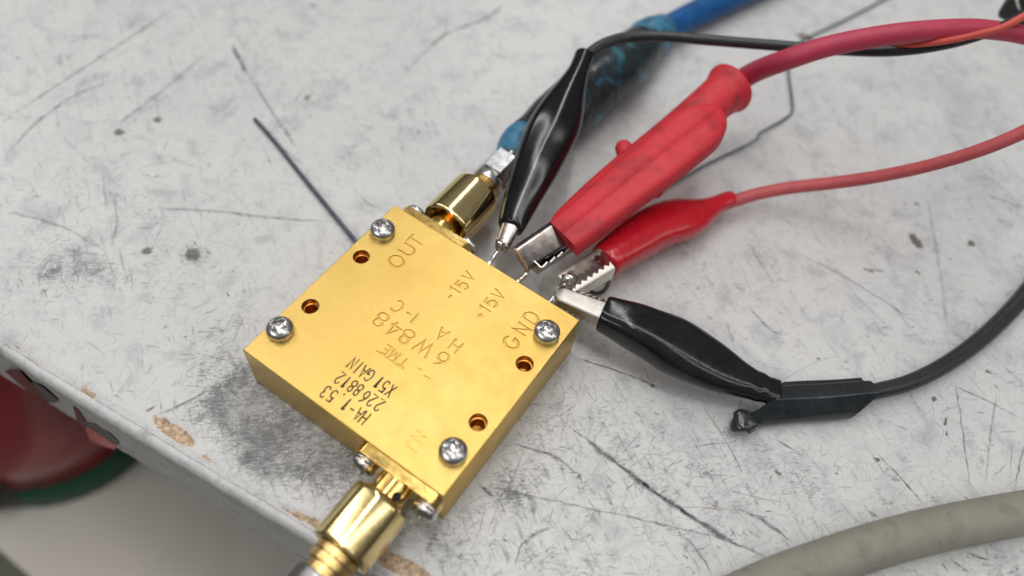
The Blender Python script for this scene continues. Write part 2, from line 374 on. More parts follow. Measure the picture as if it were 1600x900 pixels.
me = bpy.data.meshes.new('tabletop'); me.vertices.add(len(verts)); me.vertices.foreach_set('co', verts.ravel())
me.loops.add(faces.size); me.loops.foreach_set('vertex_index', faces.ravel().astype(np.int32))
me.polygons.add(len(faces)); me.polygons.foreach_set('loop_start', np.arange(0, faces.size, 4, dtype=np.int32))
me.update(calc_edges=True)
for nm, ar in (('grime_shade', grime_shade), ('spot', spot), ('bare', bare)):
    a = me.attributes.new(nm, 'FLOAT', 'POINT'); a.data.foreach_set('value', np.clip(ar, 0, 2).ravel().astype(np.float32))
link('tabletop', me, LAMINATE, bench)
# edge banding: rounded lip, then the front face (starts 3 mm/100 outside the sheet's rim)
ub = np.concatenate([[-70, -45, -30], np.arange(-17, 14, 0.1), [20, 40, 70]])
e1 = rough1d(ub, 5) * 0.018; e2 = rough1d(ub * 1.3, 9) * 0.02; e3 = rough1d(ub * 2.1, 12) * 0.02
prof = [(-0.004, -0.056), (-0.05, -0.045), (-0.10, -0.075), (-0.145, -0.14), (-0.165, -0.24), (-0.15, -0.40), (-0.12, -0.55), (-0.115, -1.1), (-0.12, -1.9), (-0.13, -2.45), (-0.10, -2.55), (0.0, -2.58), (4, -2.58)]
V = []; F = []
for j, (dv, dz) in enumerate(prof):
    for i, u in enumerate(ub):
        k = 1 if j < 1 else 0
        wob = e1[i] if j == 0 else e1[i] * 0.6 + e2[i] * (0.6 if j < 7 else 1.0)
        p = EO + EU * u + EV * (dv + wob); V.append((p.x, p.y, dz + (e3[i] * 0.8 if 0 < j < 5 else 0)))
n = len(ub)
for j in range(len(prof) - 1):
    for i in range(n - 1): F.append((j * n + i, (j + 1) * n + i, (j + 1) * n + i + 1, j * n + i + 1))
link('edge_band', mesh('edge_band', V, F), BAND, bench)
# torn sticker scraps on the band's face
t = NT('torn_sticker_print'); f = t.rng(t.noise(1.6, 3, 0.5, 0.5), 0.45, 0.55)
t.set(Base_Color=t.mix(f, (0.30, 0.012, 0.02), (0.03, 0.025, 0.03)), Roughness=0.2); STICK = t.m
def face_pt(px, py):                       # a point on the band's front face under a photo pixel
    d = (at(px, py, 0) - CAM); nn = EV; pl = EO - EV * 0.138
    tt = (pl - CAM).dot(nn) / d.dot(nn); return CAM + d * tt
def scrap(poly, mat, label):
    pts = [face_pt(*p) for p in poly]; n = len(pts)
    V = pts + [p - EV * 0.006 for p in pts]
    F = [tuple(range(n, 2 * n)), tuple(range(n))[::-1]] + [(i, (i + 1) % n, n + (i + 1) % n, n + i) for i in range(n)]
    return link('sticker_scrap', mesh('scrap', V, F), mat, bench, smooth=False, label=label)
STRED = plastic('bright_red_print', (0.80, 0.03, 0.04), (0.70, 0.02, 0.03), 0.2); STBLK = plastic('black_print', (0.09, 0.08, 0.085), (0.20, 0.15, 0.16), 0.35, nscale=4); STDR = plastic('deep_red_print', (0.20, 0.012, 0.02), (0.12, 0.01, 0.02), 0.3)
scrap([(8, 580), (14, 577), (30, 578), (44, 594), (58, 606), (76, 629), (62, 624), (40, 608)], STDR, 'deep red torn sticker scrap on the table edge')
scrap([(48, 597), (58, 600), (73, 610), (90, 624), (86, 628), (76, 629), (60, 608)], STBLK, 'black torn sticker scrap on the table edge')
scrap([(114, 634), (122, 640), (130, 652), (140, 668), (132, 668), (121, 658)], STDR, 'thin deep red sticker scrap')
scrap([(133, 658), (150, 663), (172, 677), (186, 691), (184, 698), (160, 682), (140, 669)], STBLK, 'black sticker scrap above the bright red one')
scrap([(134, 672), (140, 670), (160, 681), (184, 698), (178, 702), (160, 696), (142, 688)], STRED, 'bright red sticker scrap on the table edge')

# scratches: thin flat marks ground into the laminate, 0.04 mm above the sheet
t = NT('scratch_mark'); tr = t.n('ShaderNodeBsdfTransparent'); mx = t.n('ShaderNodeMixShader')
al = t.math('MULTIPLY', t.attr('alpha'), t.rng(t.noise(7, 6, 0.75), 0.36, 0.60, 0.15, 1.0), clamp=True)
t.set(Base_Color=t.mix(t.attr('tone'), (0.13, 0.13, 0.135), (0.85, 0.85, 0.85)), Roughness=0.6)
t.l(al, mx.inputs[0]); t.l(tr.outputs[0], mx.inputs[1]); t.l(t.b.outputs[0], mx.inputs[2]); t.l(mx.outputs[0], t.out.inputs['Surface'])
SCR = t.m
SV = []; SF = []; SA = []; ST = []
def scratch(pts, wd, alpha, jit=0.012, z=0.004, sub=None):
    pts = [Vector((p[0], p[1], 0)) for p in pts]
    L = sum((pts[i + 1] - pts[i]).length for i in range(len(pts) - 1))
    sub = sub or max(3, int(L / 0.12 / max(1, len(pts) - 1)))
    c = catmull([tuple(p) for p in pts], sub); n = len(c); b0 = len(SV); tone = 1.0 if (alpha < .7 and random.random() < .22) else 0.0
    for i in range(n):
        a = Vector(c[max(i - 1, 0)]); b = Vector(c[min(i + 1, n - 1)]); T = (b - a).normalized(); N = Vector((-T.y, T.x, 0))
        s = i / (n - 1); tp = min(1, 5 * s + .1, 5 * (1 - s) + .1)
        j = N * random.uniform(-jit, jit); p = Vector(c[i]) + j; ww = wd * tp * random.uniform(0.5, 1.3) / 2
        # a centre line with soft rims
        for k, f in ((-1.6, 0), (0, 1), (1.6, 0)):
            q = p + N * ww * k; SV.append((q.x, q.y, z)); ST.append(tone); SA.append(alpha * tp * f * random.uniform(.7, 1.2))
    for i in range(n - 1):
        for k in (0, 1): SF.append((b0 + i * 3 + k, b0 + i * 3 + k + 1, b0 + i * 3 + k + 4, b0 + i * 3 + k + 3))
def pscr(pl, wd, al): scratch([at(x, y, 0) for x, y in pl], wd, al)
for pl, wd, a in (
    ([(887, 663), (930, 697), (980, 737), (1050, 787), (1132, 840), (1194, 869)], .085, 1.1), ([(980, 737), (1040, 780), (1100, 818)], .05, .8), ([(895, 558), (960, 578), (1035, 608)], .035, 1.1),
    ([(794, 692), (840, 704), (879, 721), (903, 744)], .06, .9), ([(868, 822), (830, 838), (812, 858), (805, 890)], .05, .7), ([(1070, 838), (1095, 868), (1113, 898)], .03, .9),
    ([(1144, 791), (1190, 812), (1237, 847)], .06, .9), ([(747, 757), (775, 778)], .05, .9), ([(815, 770), (835, 785), (832, 805)], .08, .9), ([(804, 760), (812, 790)], .10, .7), ([(900, 668), (933, 655)], .05, .6),
    ([(747, 757), (900, 790), (1060, 825), (1160, 850)], .03, .55), ([(1000, 740), (1025, 785)], .025, .6), ([(1040, 790), (1190, 800)], .02, .5), ([(1190, 705), (1210, 700)], .02, .6),
    ([(0, 192), (140, 100), (290, 2)], .09, .42), ([(0, 250), (60, 190), (115, 150), (182, 124)], .08, .5), ([(48, 226), (130, 246), (210, 268), (265, 284)], .06, .5), ([(205, 324), (330, 330), (420, 340), (520, 347)], .07, .45),
    ([(165, 208), (250, 145), (332, 75)], .10, .35), ([(361, 66), (372, 90), (388, 120)], .09, 1.0), ([(385, 110), (425, 175), (470, 240)], .07, .55), ([(0, 328), (90, 352), (170, 395)], .06, .45), ([(0, 435), (40, 415), (85, 400)], .05, .6), ([(180, 290), (182, 350), (172, 390)], .05, .4),
    ([(665, 78), (700, 52), (760, 28), (790, 5)], .10, .6), ([(620, 130), (660, 85), (695, 50), (698, 0)], .05, .35), ([(555, 300), (580, 320), (600, 322)], .03, .5), ([(410, 205), (445, 235), (480, 262)], .06, .35), ([(300, 160), (370, 180)], .05, .3),
    ([(240, 650), (300, 625), (330, 600)], .05, .7), ([(225, 645), (245, 632)], .05, .8), ([(500, 700), (480, 720), (470, 760)], .04, .6),
    ([(1487, 601), (1540, 625), (1597, 654)], .03, .8), ([(1491, 590), (1505, 680), (1517, 775)], .03, .7), ([(1352, 565), (1340, 640), (1330, 700), (1323, 760)], .09, .35), ([(1370, 707), (1410, 750), (1449, 794)], .035, .8), ([(1208, 685), (1245, 707)], .035, .9),
    ([(1108, 648), (1140, 700), (1162, 743)], .03, .7), ([(1445, 290), (1465, 400), (1485, 545)], .06, .3), ([(1540, 304), (1600, 326)], .06, .6), ([(1220, 385), (1300, 422), (1380, 470), (1460, 525)], .05, .4), ([(1166, 476), (1200, 512), (1222, 524)], .05, .6),
    ([(1170, 620), (1290, 560), (1320, 565)], .02, .3), ([(1115, 410), (1118, 470), (1108, 520)], .05, .5), ([(1135, 500), (1146, 540)], .06, .4), ([(1600, 690), (1585, 765)], .03, .6), ([(1560, 600), (1545, 700), (1540, 760)], .03, .5), ([(1070, 700), (1150, 690)], .025, .6),
    ([(1355, 420), (1385, 425)], .05, .8), ([(1180, 400), (1225, 425)], .1, .55), ([(1215, 340), (1240, 352)], .05, .3), ([(1480, 870), (1520, 900)], .04, .8), ([(1505, 862), (1560, 880)], .04, .8), ([(1355, 797), (1375, 810)], .05, .9), ([(1130, 765), (1240, 790)], .02, .4)):
    pscr(pl, wd, a)
# many small ones, denser and darker in the near part that gets the use
def rnd_scratch(u0, u1, v0, v1, n, lmin, lmax, amin, amax, wmin, wmax):
    for _ in range(n):
        u = random.uniform(u0, u1); v = random.uniform(v0, v1); p = EO + EU * u + EV * v
        th = random.choice([random.gauss(-0.36, 0.18), random.gauss(-0.36, 0.18), random.gauss(-0.36, 0.3), random.gauss(-0.1, 0.2), random.gauss(0.35, 0.3), random.uniform(-1.6, 1.6), random.gauss(1.2, 0.25)])
        L = random.uniform(lmin, lmax) * random.random() ** 1.1 + 0.08; cur = random.gauss(0, 0.15)
        d = Vector((math.cos(th), math.sin(th), 0)); nn = Vector((-d.y, d.x, 0))
        scratch([p, p + d * L * .5 + nn * L * cur * .5, p + d * L + nn * L * cur * random.uniform(-.5, 1)], random.uniform(wmin, wmax), random.uniform(amin, amax), 0.006)
rnd_scratch(-2, 11, 0, 7, 1100, .1, 1.0, .12, .5, .006, .016)
rnd_scratch(2, 9, 0, 4.5, 800, .05, .4, .2, .75, .006, .022)
rnd_scratch(-9, 1, 0, 5, 220, .3, 1.3, .12, .45, .010, .025)
rnd_scratch(-3.2, 0.7, .4, 2.5, 120, .05, .3, .15, .5, .01, .02)
rnd_scratch(-15, 12, 4, 21, 420, .4, 2.2, .10, .30, .02, .06)
rnd_scratch(-15, 12, 0, 21, 700, .02, .1, .2, .8, .015, .04)
rnd_scratch(-15, 12, 6, 21, 160, .15, .6, .10, .3, .08, .2)
sm = mesh('scratches', SV, SF); a = sm.attributes.new('alpha', 'FLOAT', 'POINT'); a.data.foreach_set('value', SA); a = sm.attributes.new('tone', 'FLOAT', 'POINT'); a.data.foreach_set('value', ST)
o = link('scratch_marks', sm, SCR, bench, smooth=False); o['kind'] = 'stuff'

# ------------------------------------------------------------------ what is seen below the table edge
p0 = at(-2, 858, -16); p1 = at(52, 905, -16); du = (p1 - p0).normalized(); dn = Vector((-du.y, du.x, 0))
if dn.dot(at(300, 860, -16) - p0) < 0: dn = -dn
c0 = p0 - du * 60; c1 = p1 + du * 60
V = [c0, c1, c1 + dn * 90, c0 + dn * 90]; V = V + [v - Vector((0, 0, 1.8)) for v in V]
o = link('lower_shelf', mesh('shelf', V, [(0, 1, 2, 3), (7, 6, 5, 4), (0, 4, 5, 1), (1, 5, 6, 2), (2, 6, 7, 3), (3, 7, 4, 0)]), SHELF, smooth=False)
o['label'] = 'blurred beige board surface under the table edge at lower left'; o['category'] = 'shelf'
V = [(-200, -200, -60), (200, -200, -60), (200, 200, -60), (-200, 200, -60)]
o = link('floor', mesh('floor', V, [(0, 1, 2, 3)]), OLIVE, smooth=False); o['kind'] = 'structure'
cc = at(100, 636, -16); CR = 3.75
can = thing('paint_can', 'blurred dark red canister with a green band round its foot, below the table edge', 'canister', (cc.x, cc.y, -16))
link('body', lathe([(1.45, CR - .1), (1.5, CR), (3, CR), (9.0, CR), (9.3, CR - .15), (9.4, CR - .6)], (cc.x, cc.y, -16), (0, 0, 1), 64), CAN_RED, can)
link('foot_band', lathe([(0, CR + .0), (0.05, CR + .08), (1.5, CR + .08), (1.55, CR - .2)], (cc.x, cc.y, -16), (0, 0, 1), 64), CAN_GREEN, can)
link('rim', lathe([(9.2, CR - .3), (9.4, CR), (9.6, CR), (9.75, CR - .3)], (cc.x, cc.y, -16), (0, 0, 1), 64), CAN_RED, can)
kc = at(-18, 730, -14.4)
kn = thing('round_knob', 'blurred charcoal round knob in front of the red canister at the left border', 'knob', (kc.x, kc.y, -16))
link('knob', lathe([(-1.6, .5), (-1.3, .9), (-.9, 1.25), (0, 1.4), (.7, 1.3), (1.1, 1.0), (1.3, .5)], (kc.x, kc.y, -14.4), (0, 0, 1), 40), DKGREY, kn)
link('stem', lathe([(-1.6, .9), (-1.45, .9)], (kc.x, kc.y, -14.4), (0, 0, 1), 24), GREY_METAL, kn)

# ------------------------------------------------------------------ amplifier module
BW, BL, BH = 2.0, 1.877, 1.108
amp = thing('amplifier_module', 'gold plated square amplifier block with engraved and printed lettering, lying on the white bench', 'amplifier module', (0, 0, 0))
HX, HY, HR = 1.72, 0.635, 0.138
def rounded(cx, cy, w_, h_): return [(cx - w_, cy - h_), (cx + w_, cy - h_), (cx + w_, cy + h_), (cx - w_, cy + h_)]
cu = bpy.data.curves.new('c', 'CURVE'); cu.dimensions = '2D'; cu.fill_mode = 'BOTH'; cu.extrude = (BH - 0.03) / 2; cu.bevel_depth = 0.015; cu.bevel_resolution = 2; cu.offset = -0.015
def spl(pts):
    s = cu.splines.new('POLY'); s.points.add(len(pts) - 1)
    for i, p in enumerate(pts): s.points[i].co = (p[0], p[1], 0, 1)
    s.use_cyclic_u = True
spl(rounded(0, 0, BW, BL))
for sx_ in (-1, 1):
    for sy_ in (-1, 1):
        spl([(sx_ * HX + HR * math.cos(a), sy_ * HY + HR * math.sin(a)) for a in np.linspace(0, 2 * math.pi, 49)[:-1]])
co = bpy.data.objects.new('tmp', cu); COL.objects.link(co)
dg = bpy.context.evaluated_depsgraph_get(); bmesh_me = bpy.data.meshes.new_from_object(co.evaluated_get(dg))
bpy.data.objects.remove(co)
bm = bmesh.new(); bm.from_mesh(bmesh_me); bmesh.ops.remove_doubles(bm, verts=bm.verts, dist=1e-5)
zs = [v.co.z for v in bm.verts]; zt, zb = max(zs), min(zs)
for v in bm.verts: v.co.z = (v.co.z - zb) / (zt - zb) * (BH - 0.006) + 0.006
bmesh.ops.recalc_face_normals(bm, faces=bm.faces); bm.to_mesh(bmesh_me); bm.free()

# single stroke engraver's alphabet in a box 1 high
def arc(cx, cy, rx, ry, a0, a1, n=12): return [(cx + rx * math.cos(math.radians(a0 + (a1 - a0) * i / n)), cy + ry * math.sin(math.radians(a0 + (a1 - a0) * i / n))) for i in range(n + 1)]
G = {
 'O': [arc(0, 0, .38, .5, 0, 360, 20)], 'U': [[(-.32, .5), (-.32, -.15)] + arc(0, -.15, .32, .35, 180, 360, 8) + [(.32, .5)]],
 'T': [[(-.34, .5), (.34, .5)], [(0, .5), (0, -.5)]], 'I': [[(0, .5), (0, -.5)]], 'N': [[(-.3, -.5), (-.3, .5), (.3, -.5), (.3, .5)]],
 '-': [[(-.2, 0), (.2, 0)]], '+': [[(-.2, 0), (.2, 0)], [(0, -.2), (0, .2)]], '1': [[(-.14, .34), (.04, .5), (.04, -.5)]],
 '5': [[(.26, .5), (-.2, .5), (-.25, .08)] + arc(0, -.17, .3, .33, 130, -140, 12)], 'V': [[(-.32, .5), (0, -.5), (.32, .5)]],
 'G': [arc(0, 0, .38, .5, 50, 350, 16) + [(.38, -.05), (.1, -.05)]], 'D': [[(-.3, -.5), (-.3, .5), (0, .5)] + arc(0, 0, .36, .5, 90, -90, 12)[1:] + [(-.3, -.5)]],
 'M': [[(-.36, -.5), (-.36, .5), (0, -.3), (.36, .5), (.36, -.5)]], 'E': [[(.28, .5), (-.28, .5), (-.28, -.5), (.28, -.5)], [(-.28, 0), (.2, 0)]],
 '6': [[(.22, .5), (-.05, .3), (-.24, 0)] + arc(0, -.2, .28, .3, 160, 520, 18)], 'W': [[(-.45, .5), (-.22, -.5), (0, .35), (.22, -.5), (.45, .5)]],
 '8': [arc(0, .25, .24, .25, -90, 270, 14), arc(0, -.25, .3, .25, 90, 450, 16)], '4': [[(.1, -.5), (.1, .5), (-.32, -.2), (.32, -.2)]],
 'H': [[(-.3, .5), (-.3, -.5)], [(.3, .5), (.3, -.5)], [(-.3, 0), (.3, 0)]], 'A': [[(-.34, -.5), (0, .5), (.34, -.5)], [(-.2, -.12), (.2, -.12)]],
 'C': [arc(0, 0, .36, .5, 50, 310, 14)], '.': [[(-.02, -.48), (.02, -.42)]], '3': [arc(0, .25, .25, .25, 150, -80, 10) + arc(0, -.23, .3, .27, 80, -150, 12)],
 '2': [arc(0, .22, .27, .28, 160, -20, 10) + [(-.3, -.5), (.32, -.5)]], 'X': [[(-.28, .5), (.28, -.5)], [(.28, .5), (-.28, -.5)]], 'i': [[(0, .3), (0, -.5)], [(0, .44), (0, .5)]],
}
def glyph(ch, px, py, right, up, h, wf=1.0):
    c = at(px, py, BH); r = Vector(right); u = Vector(up)
    return [[c + r * (x * h * wf) + u * (y * h) for x, y in pl] for pl in G[ch]]
SIDE = ((0, 1, 0), (-1, 0, 0)); MID = ((-1, 0, 0), (0, -1, 0))
eng = []
for ch, x, y in (('O', 619.6, 408.5), ('U', 636.5, 390.7), ('T', 649.5, 377.0)): eng += [(p, .024) for p in glyph(ch, x, y, *SIDE, .26, 1.1)]
for ch, x, y in (('-', 703, 464), ('1', 711.5, 454), ('5', 722.0, 445.9), ('V', 731.7, 431.7)): eng += [(p, .024) for p in glyph(ch, x, y, *SIDE, .205)]
for ch, x, y in (('+', 750.4, 493.3), ('1', 758.5, 483.3), ('5', 767, 473.3), ('V', 778, 460)): eng += [(p, .024) for p in glyph(ch, x, y, *SIDE, .21)]
for ch, x, y in (('G', 799, 535.5), ('N', 815.5, 514.5), ('D', 830, 497)): eng += [(p, .026) for p in glyph(ch, x, y, *SIDE, .255)]
for ch, x, y in (('T', 631, 566), ('M', 616.7, 555.3), ('E', 603.7, 546.8)): eng += [(p, .019) for p in glyph(ch, x, y, *MID, .17, 1.0)]
eng.append(([at(588, 548, BH), at(630.7, 577.5, BH)], .018))
for ch, x, y in (('6', 689.9, 562.1), ('W', 661.5, 544), ('8', 635.5, 526.7), ('4', 615.5, 514.0), ('8', 595.2, 500)): eng += [(p, .024) for p in glyph(ch, x, y, *MID, .27, 1.12)]
for ch, x, y in (('H', 712, 541), ('A', 691, 522), ('I', 648, 497.3), ('-', 638.7, 490.3), ('C', 620.5, 478.7)): eng += [(p, .023) for p in glyph(ch, x, y, *MID, .225, 1.05)]
for ch, x, y in (('I', 643, 701), ('N', 654, 682)): eng += [(p, .008) for p in glyph(ch, x, y, *SIDE, .21)]
eng.append(([at(653, 575, BH), at(659, 579, BH)], .018)); eng.append(([at(662, 586.5, BH), at(672, 592, BH)], .018))
bmc = bmesh.new()
def cutter(pl, r):
    pl = [Vector(p) for p in pl]; cyc = (pl[0] - pl[-1]).length < 1e-4 and len(pl) > 3
    if cyc: pl = pl[:-1]
    n = len(pl); rings = []; jz = random.uniform(-.0006, .0006)
    if not cyc:
        pl[0] = pl[0] + (pl[0] - pl[1]).normalized() * random.uniform(0, .004); pl[-1] = pl[-1] + (pl[-1] - pl[-2]).normalized() * random.uniform(0, .004)
    for i in range(n):
        a = pl[(i - 1) % n] if (cyc or i > 0) else pl[0]; b = pl[(i + 1) % n] if (cyc or i < n - 1) else pl[-1]
        d1 = (pl[i] - a); d2 = (b - pl[i]); d1 = d1.normalized() if d1.length > 1e-6 else d2.normalized(); d2 = d2.normalized() if d2.length > 1e-6 else d1
        T = (d1 + d2).normalized(); N = Vector((-T.y, T.x, 0)); k = 1 / max(0.5, T.dot(d1))
        ring = []
        for (ox, oz) in ((-1, .6), (-1, 0), (-.35, -.58), (.35, -.58), (1, 0), (1, .6)):
            q = pl[i] + N * (ox * r * k); ring.append(bmc.verts.new((q.x, q.y, BH + oz * r * 1.2 + jz + (.004 if oz == 0 else 0))))
        rings.append(ring)
    m_ = n if cyc else n - 1
    for i in range(m_):
        A, B = rings[i], rings[(i + 1) % n]
        for k in range(6): bmc.faces.new((A[k], A[(k + 1) % 6], B[(k + 1) % 6], B[k]))
    if not cyc: bmc.faces.new(rings[0][::-1]); bmc.faces.new(rings[-1])
for pl, r in eng: cutter(pl, r)
bmesh.ops.recalc_face_normals(bmc, faces=bmc.faces)
cm = bpy.data.meshes.new('cut'); bmc.to_mesh(cm); bmc.free()
cutob = bpy.data.objects.new('cut', cm); COL.objects.link(cutob)
body = link('body', bmesh_me, GOLD, amp, smooth=False)
md = body.modifiers.new('b', 'BOOLEAN'); md.operation = 'DIFFERENCE'; md.solver = 'EXACT'; md.use_self = True; md.object = cutob
bake(body); bpy.data.objects.remove(cutob)
body.data.materials.clear(); body.data.materials.append(GOLD)
for p in body.data.polygons: p.material_index = 0
print('BODY faces', len(body.data.polygons))
# bores: copper coloured liner with a narrower threaded step
for sx_ in (-1, 1):
    for sy_ in (-1, 1):
        prof = [(0.12, HR + .004), (0.02, HR + .004), (0.02, HR - .002), (BH - .10, HR - .002), (BH - .10, HR - .004)]
        V = []; F = []; sg = 40
        pr = [(BH - .02, HR - .002), (BH - .13, HR - .003), (BH - .135, HR - .022)] + [(BH - .15 - k * .022, HR - .022 - (.008 if k % 2 else 0)) for k in range(12)] + [(BH - .43, .01)]
        for (z, r) in pr:
            for k in range(sg): V.append((sx_ * HX + r * math.cos(2 * math.pi * k / sg), sy_ * HY + r * math.sin(2 * math.pi * k / sg), z))
        for i in range(len(pr) - 1):
            for k in range(sg): F.append((i * sg + k, (i + 1) * sg + k, (i + 1) * sg + (k + 1) % sg, i * sg + (k + 1) % sg))
        link('mounting_hole', mesh('bore', V, F), HOLE_IN, amp, smooth=False)
# black ink lettering, stamped: flat strokes
IV = []; IF = []
def ribbon(pl, wd, z):
    n = len(pl); b = len(IV)
    for i in range(n):
        a = pl[max(i - 1, 0)]; c_ = pl[min(i + 1, n - 1)]; T = (c_ - a).normalized(); N = Vector((-T.y, T.x, 0))
        d1 = (pl[i] - a).normalized() if i > 0 else T; k = 1 / max(.45, T.dot(d1))
        e_ = 0
        p = pl[i] + (T * (-wd / 2 if i == 0 else wd / 2 if i == n - 1 else 0))
        ww = wd / 2 * k * random.uniform(.85, 1.15)
        IV.append((*(p + N * ww).xy, z)); IV.append((*(p - N * ww).xy, z))
    for i in range(n - 1): IF.append((b + 2 * i + 1, b + 2 * i + 3, b + 2 * i + 2, b + 2 * i))
INKZ = [0]
for txt in ((('H', 569.3, 653.3), ('A', 560.3, 647.8), ('-', 550.5, 639.8), ('1', 541, 632.5), ('.', 531.5, 623), ('5', 519.5, 618.7), ('3', 508.5, 612.3)),
            (('2', 592.8, 633.3), ('2', 581.5, 626), ('6', 570.4, 620.3), ('8', 560.0, 609.6), ('8', 550.7, 603.4), ('1', 540.5, 597.7), ('2', 531, 590.8)),
            (('X', 610.7, 610.7), ('5', 601.3, 604), ('1', 591.5, 598), ('G', 577.3, 586.7), ('A', 568.3, 581.0), ('i', 560, 574.5), ('N', 551.5, 567.5))):
    for ch, x, y in txt:
        for pl in glyph(ch, x, y, *MID, .212, .62): ribbon(pl, .024, BH + .0022)
link('printed_lettering', mesh('ink', IV, IF), INK, amp, smooth=False, label='black stamped lettering HA-1.53, 226 8812, X51 GAIN')

# pan head screw with cross recess: head mesh and washer shared
def sstep(x, a, b): x = max(0, min(1, (x - a) / (b - a))); return x * x * (3 - 2 * x)
def dome(r_): return .035 + .135 * math.sqrt(max(0, 1 - (r_ / .225) ** 2)) ** .9
hv = [(0, 0, 0)]; hf = []; RS = [.008 + .0075 * k for k in range(22)] + [.18, .19, .20, .208, .214, .218]; NS = 96
for r_ in RS:
    for k in range(NS):
        th = 2 * math.pi * k / NS; x, y = r_ * math.cos(th), r_ * math.sin(th)
        inx = (1 - sstep(abs(y), .026, .040)) * (1 - sstep(abs(x), .105, .140)); iny = (1 - sstep(abs(x), .026, .040)) * (1 - sstep(abs(y), .105, .140))
        ctr = 1 - sstep(r_, .05, .085)
        dep = max(inx, iny, ctr) * (.105 + .035 * (1 - min(1, r_ / .13)))
        hv.append((x, y, dome(r_) - dep))
hv[0] = (0, 0, dome(0) - .14)
for (r_, z) in ((.218, .015), (.205, 0), (.14, -.001)):
    for k in range(NS): hv.append((r_ * math.cos(2 * math.pi * k / NS), r_ * math.sin(2 * math.pi * k / NS), z))
for k in range(NS): hf.append((0, 1 + k, 1 + (k + 1) % NS))
for i in range(len(RS) + 2):
    for k in range(NS): a = 1 + i * NS; hf.append((a + k, a + NS + k, a + NS + (k + 1) % NS, a + (k + 1) % NS))
head = mesh('screw_head', hv, hf); head.materials.append(STEEL)
for p in head.polygons: p.use_smooth = True
tmp = bpy.data.objects.new('t', head); autosmooth(tmp, 50); bpy.data.objects.remove(tmp)
washer = lathe([(0, .19), (.004, .208), (.035, .208), (.04, .19)], (0, 0, 0), (0, 0, 1), 40)
def screw(loc, rot, spin, wz=0.04):
    Rm = Matrix.Rotation(0, 3, 'X')
    h = link('screw', head, None, amp, smooth=False)
    from mathutils import Euler
    E_ = Euler(rot).to_matrix(); n = E_ @ Vector((0, 0, 1))
    h.location = Vector(loc) + n * wz; h.rotation_euler = (E_ @ Matrix.Rotation(spin, 3, 'Z')).to_euler()
    wsh = bpy.data.objects.new('washer', washer); 
    if not washer.materials: washer.materials.append(STEEL)
    COL.objects.link(wsh); wsh.parent = h; wsh.location = (0, 0, -wz)
    return h
for (x, y, s_) in ((-1.765, 1.262, .35), (-1.765, -1.275, .15), (1.70, 1.30, .95), (1.715, -1.27, .75)):
    screw((x, y, BH + .002), (0, 0, 0), s_, .045)
autos = [o for o in amp.children if o.name.startswith('washer')]
# connector flanges with their screws (front and back)
def flange(x, sgn):
    y0 = sgn * (BL + .004); th = .17; hw, hz = .76, .29; cz = .795; ch = .10
    pts = [(-hw, -hz + ch), (-hw + ch, -hz), (hw - ch, -hz), (hw, -hz + ch), (hw, hz - ch), (hw - ch, hz), (-hw + ch, hz), (-hw, hz - ch)]
    V = [(x + a, y0, cz + b) for a, b in pts] + [(x + a, y0 + sgn * th, cz + b) for a, b in pts]; n = 8
    F = [tuple(range(n)), tuple(range(n, 2 * n))[::-1]] + [(i, n + i, n + (i + 1) % n, (i + 1) % n) for i in range(n)]
    me = mesh('flange', V, F); bm = bmesh.new(); bm.from_mesh(me); bmesh.ops.recalc_face_normals(bm, faces=bm.faces)
    bmesh.ops.bevel(bm, geom=bm.edges[:], offset=.012, segments=2, affect='EDGES'); bm.to_mesh(me); bm.free()
    f = link('connector_flange', me, GOLD_BRIGHT, amp, smooth=False)
    # the threaded neck belongs to the module too
    y1 = y0 + sgn * th
    pr = [(0, .275), (.012, .285), (.55, .285)]
    link('connector_neck', lathe(pr, (x, y1, cz), (0, sgn, 0), 40), GOLD_BRIGHT, amp, smooth=True)
    for dx in (-.59, .59):
        screw((x + dx, y1 + sgn * .002, cz - .02), (math.radians(90) if sgn < 0 else math.radians(-90), 0, 0), random.random(), .03)
    return y1, cz
AX = 1.25; AXB = -1.13
yf, cz = flange(AX, -1); yb, _ = flange(AXB, 1)
for o in amp.children:
    if o.name.startswith('connector_neck'): autosmooth(o)
link('gauge_hole', lathe([(0, .064), (.006, .066)], at(620.5, 775.5, 1.05) + Vector((0, 0, -.012)), (at(620.5, 775.5, 1.05) - Vector((AX, at(620.5, 775.5, 1.05).y, cz))), 24), plastic('hole_dark', (.01, .008, .006), (.02, .015, .01), .6), amp, smooth=False, label='small black hole in the gold neck')
# terminals on the back side
def terminal(x, z, pts, r):
    g = link('terminal_pin', sweep([(*p, r, r) for p in pts], 5, 10), TIN, amp)
    link('solder_collar', lathe([(0, .15), (.03, .13), (.06, .10), (.10, .05)], (x, BL + .003, z), (0, 1, 0), 24), BRASS_DK, g)
pt = at(778, 393, .98); terminal(.03, .80, [(.01, BL, .82), (.025, BL + .2, .86), (pt.x, pt.y, pt.z)], .045)
pt = at(824, 427, .92); terminal(.62, .78, [(.62, BL, .78), (.64, BL + .2, .80), (pt.x, pt.y, pt.z)], .048)
bl = at(889, 437, .74); terminal(1.28, .72, [(1.28, BL, .70), (1.3, BL + .3, .72), (bl.x, bl.y, bl.z)], .05)
bm = bmesh.new(); bmesh.ops.create_icosphere(bm, subdivisions=3, radius=.15)
for v in bm.verts:
    n = v.co.normalized(); v.co *= 1 + .12 * math.sin(n.x * 5 + 1) * math.cos(n.y * 4) + .06 * math.sin(n.z * 9); v.co += bl
me = bpy.data.meshes.new('blob'); bm.to_mesh(me); bm.free(); link('solder_blob', me, TIN, amp)

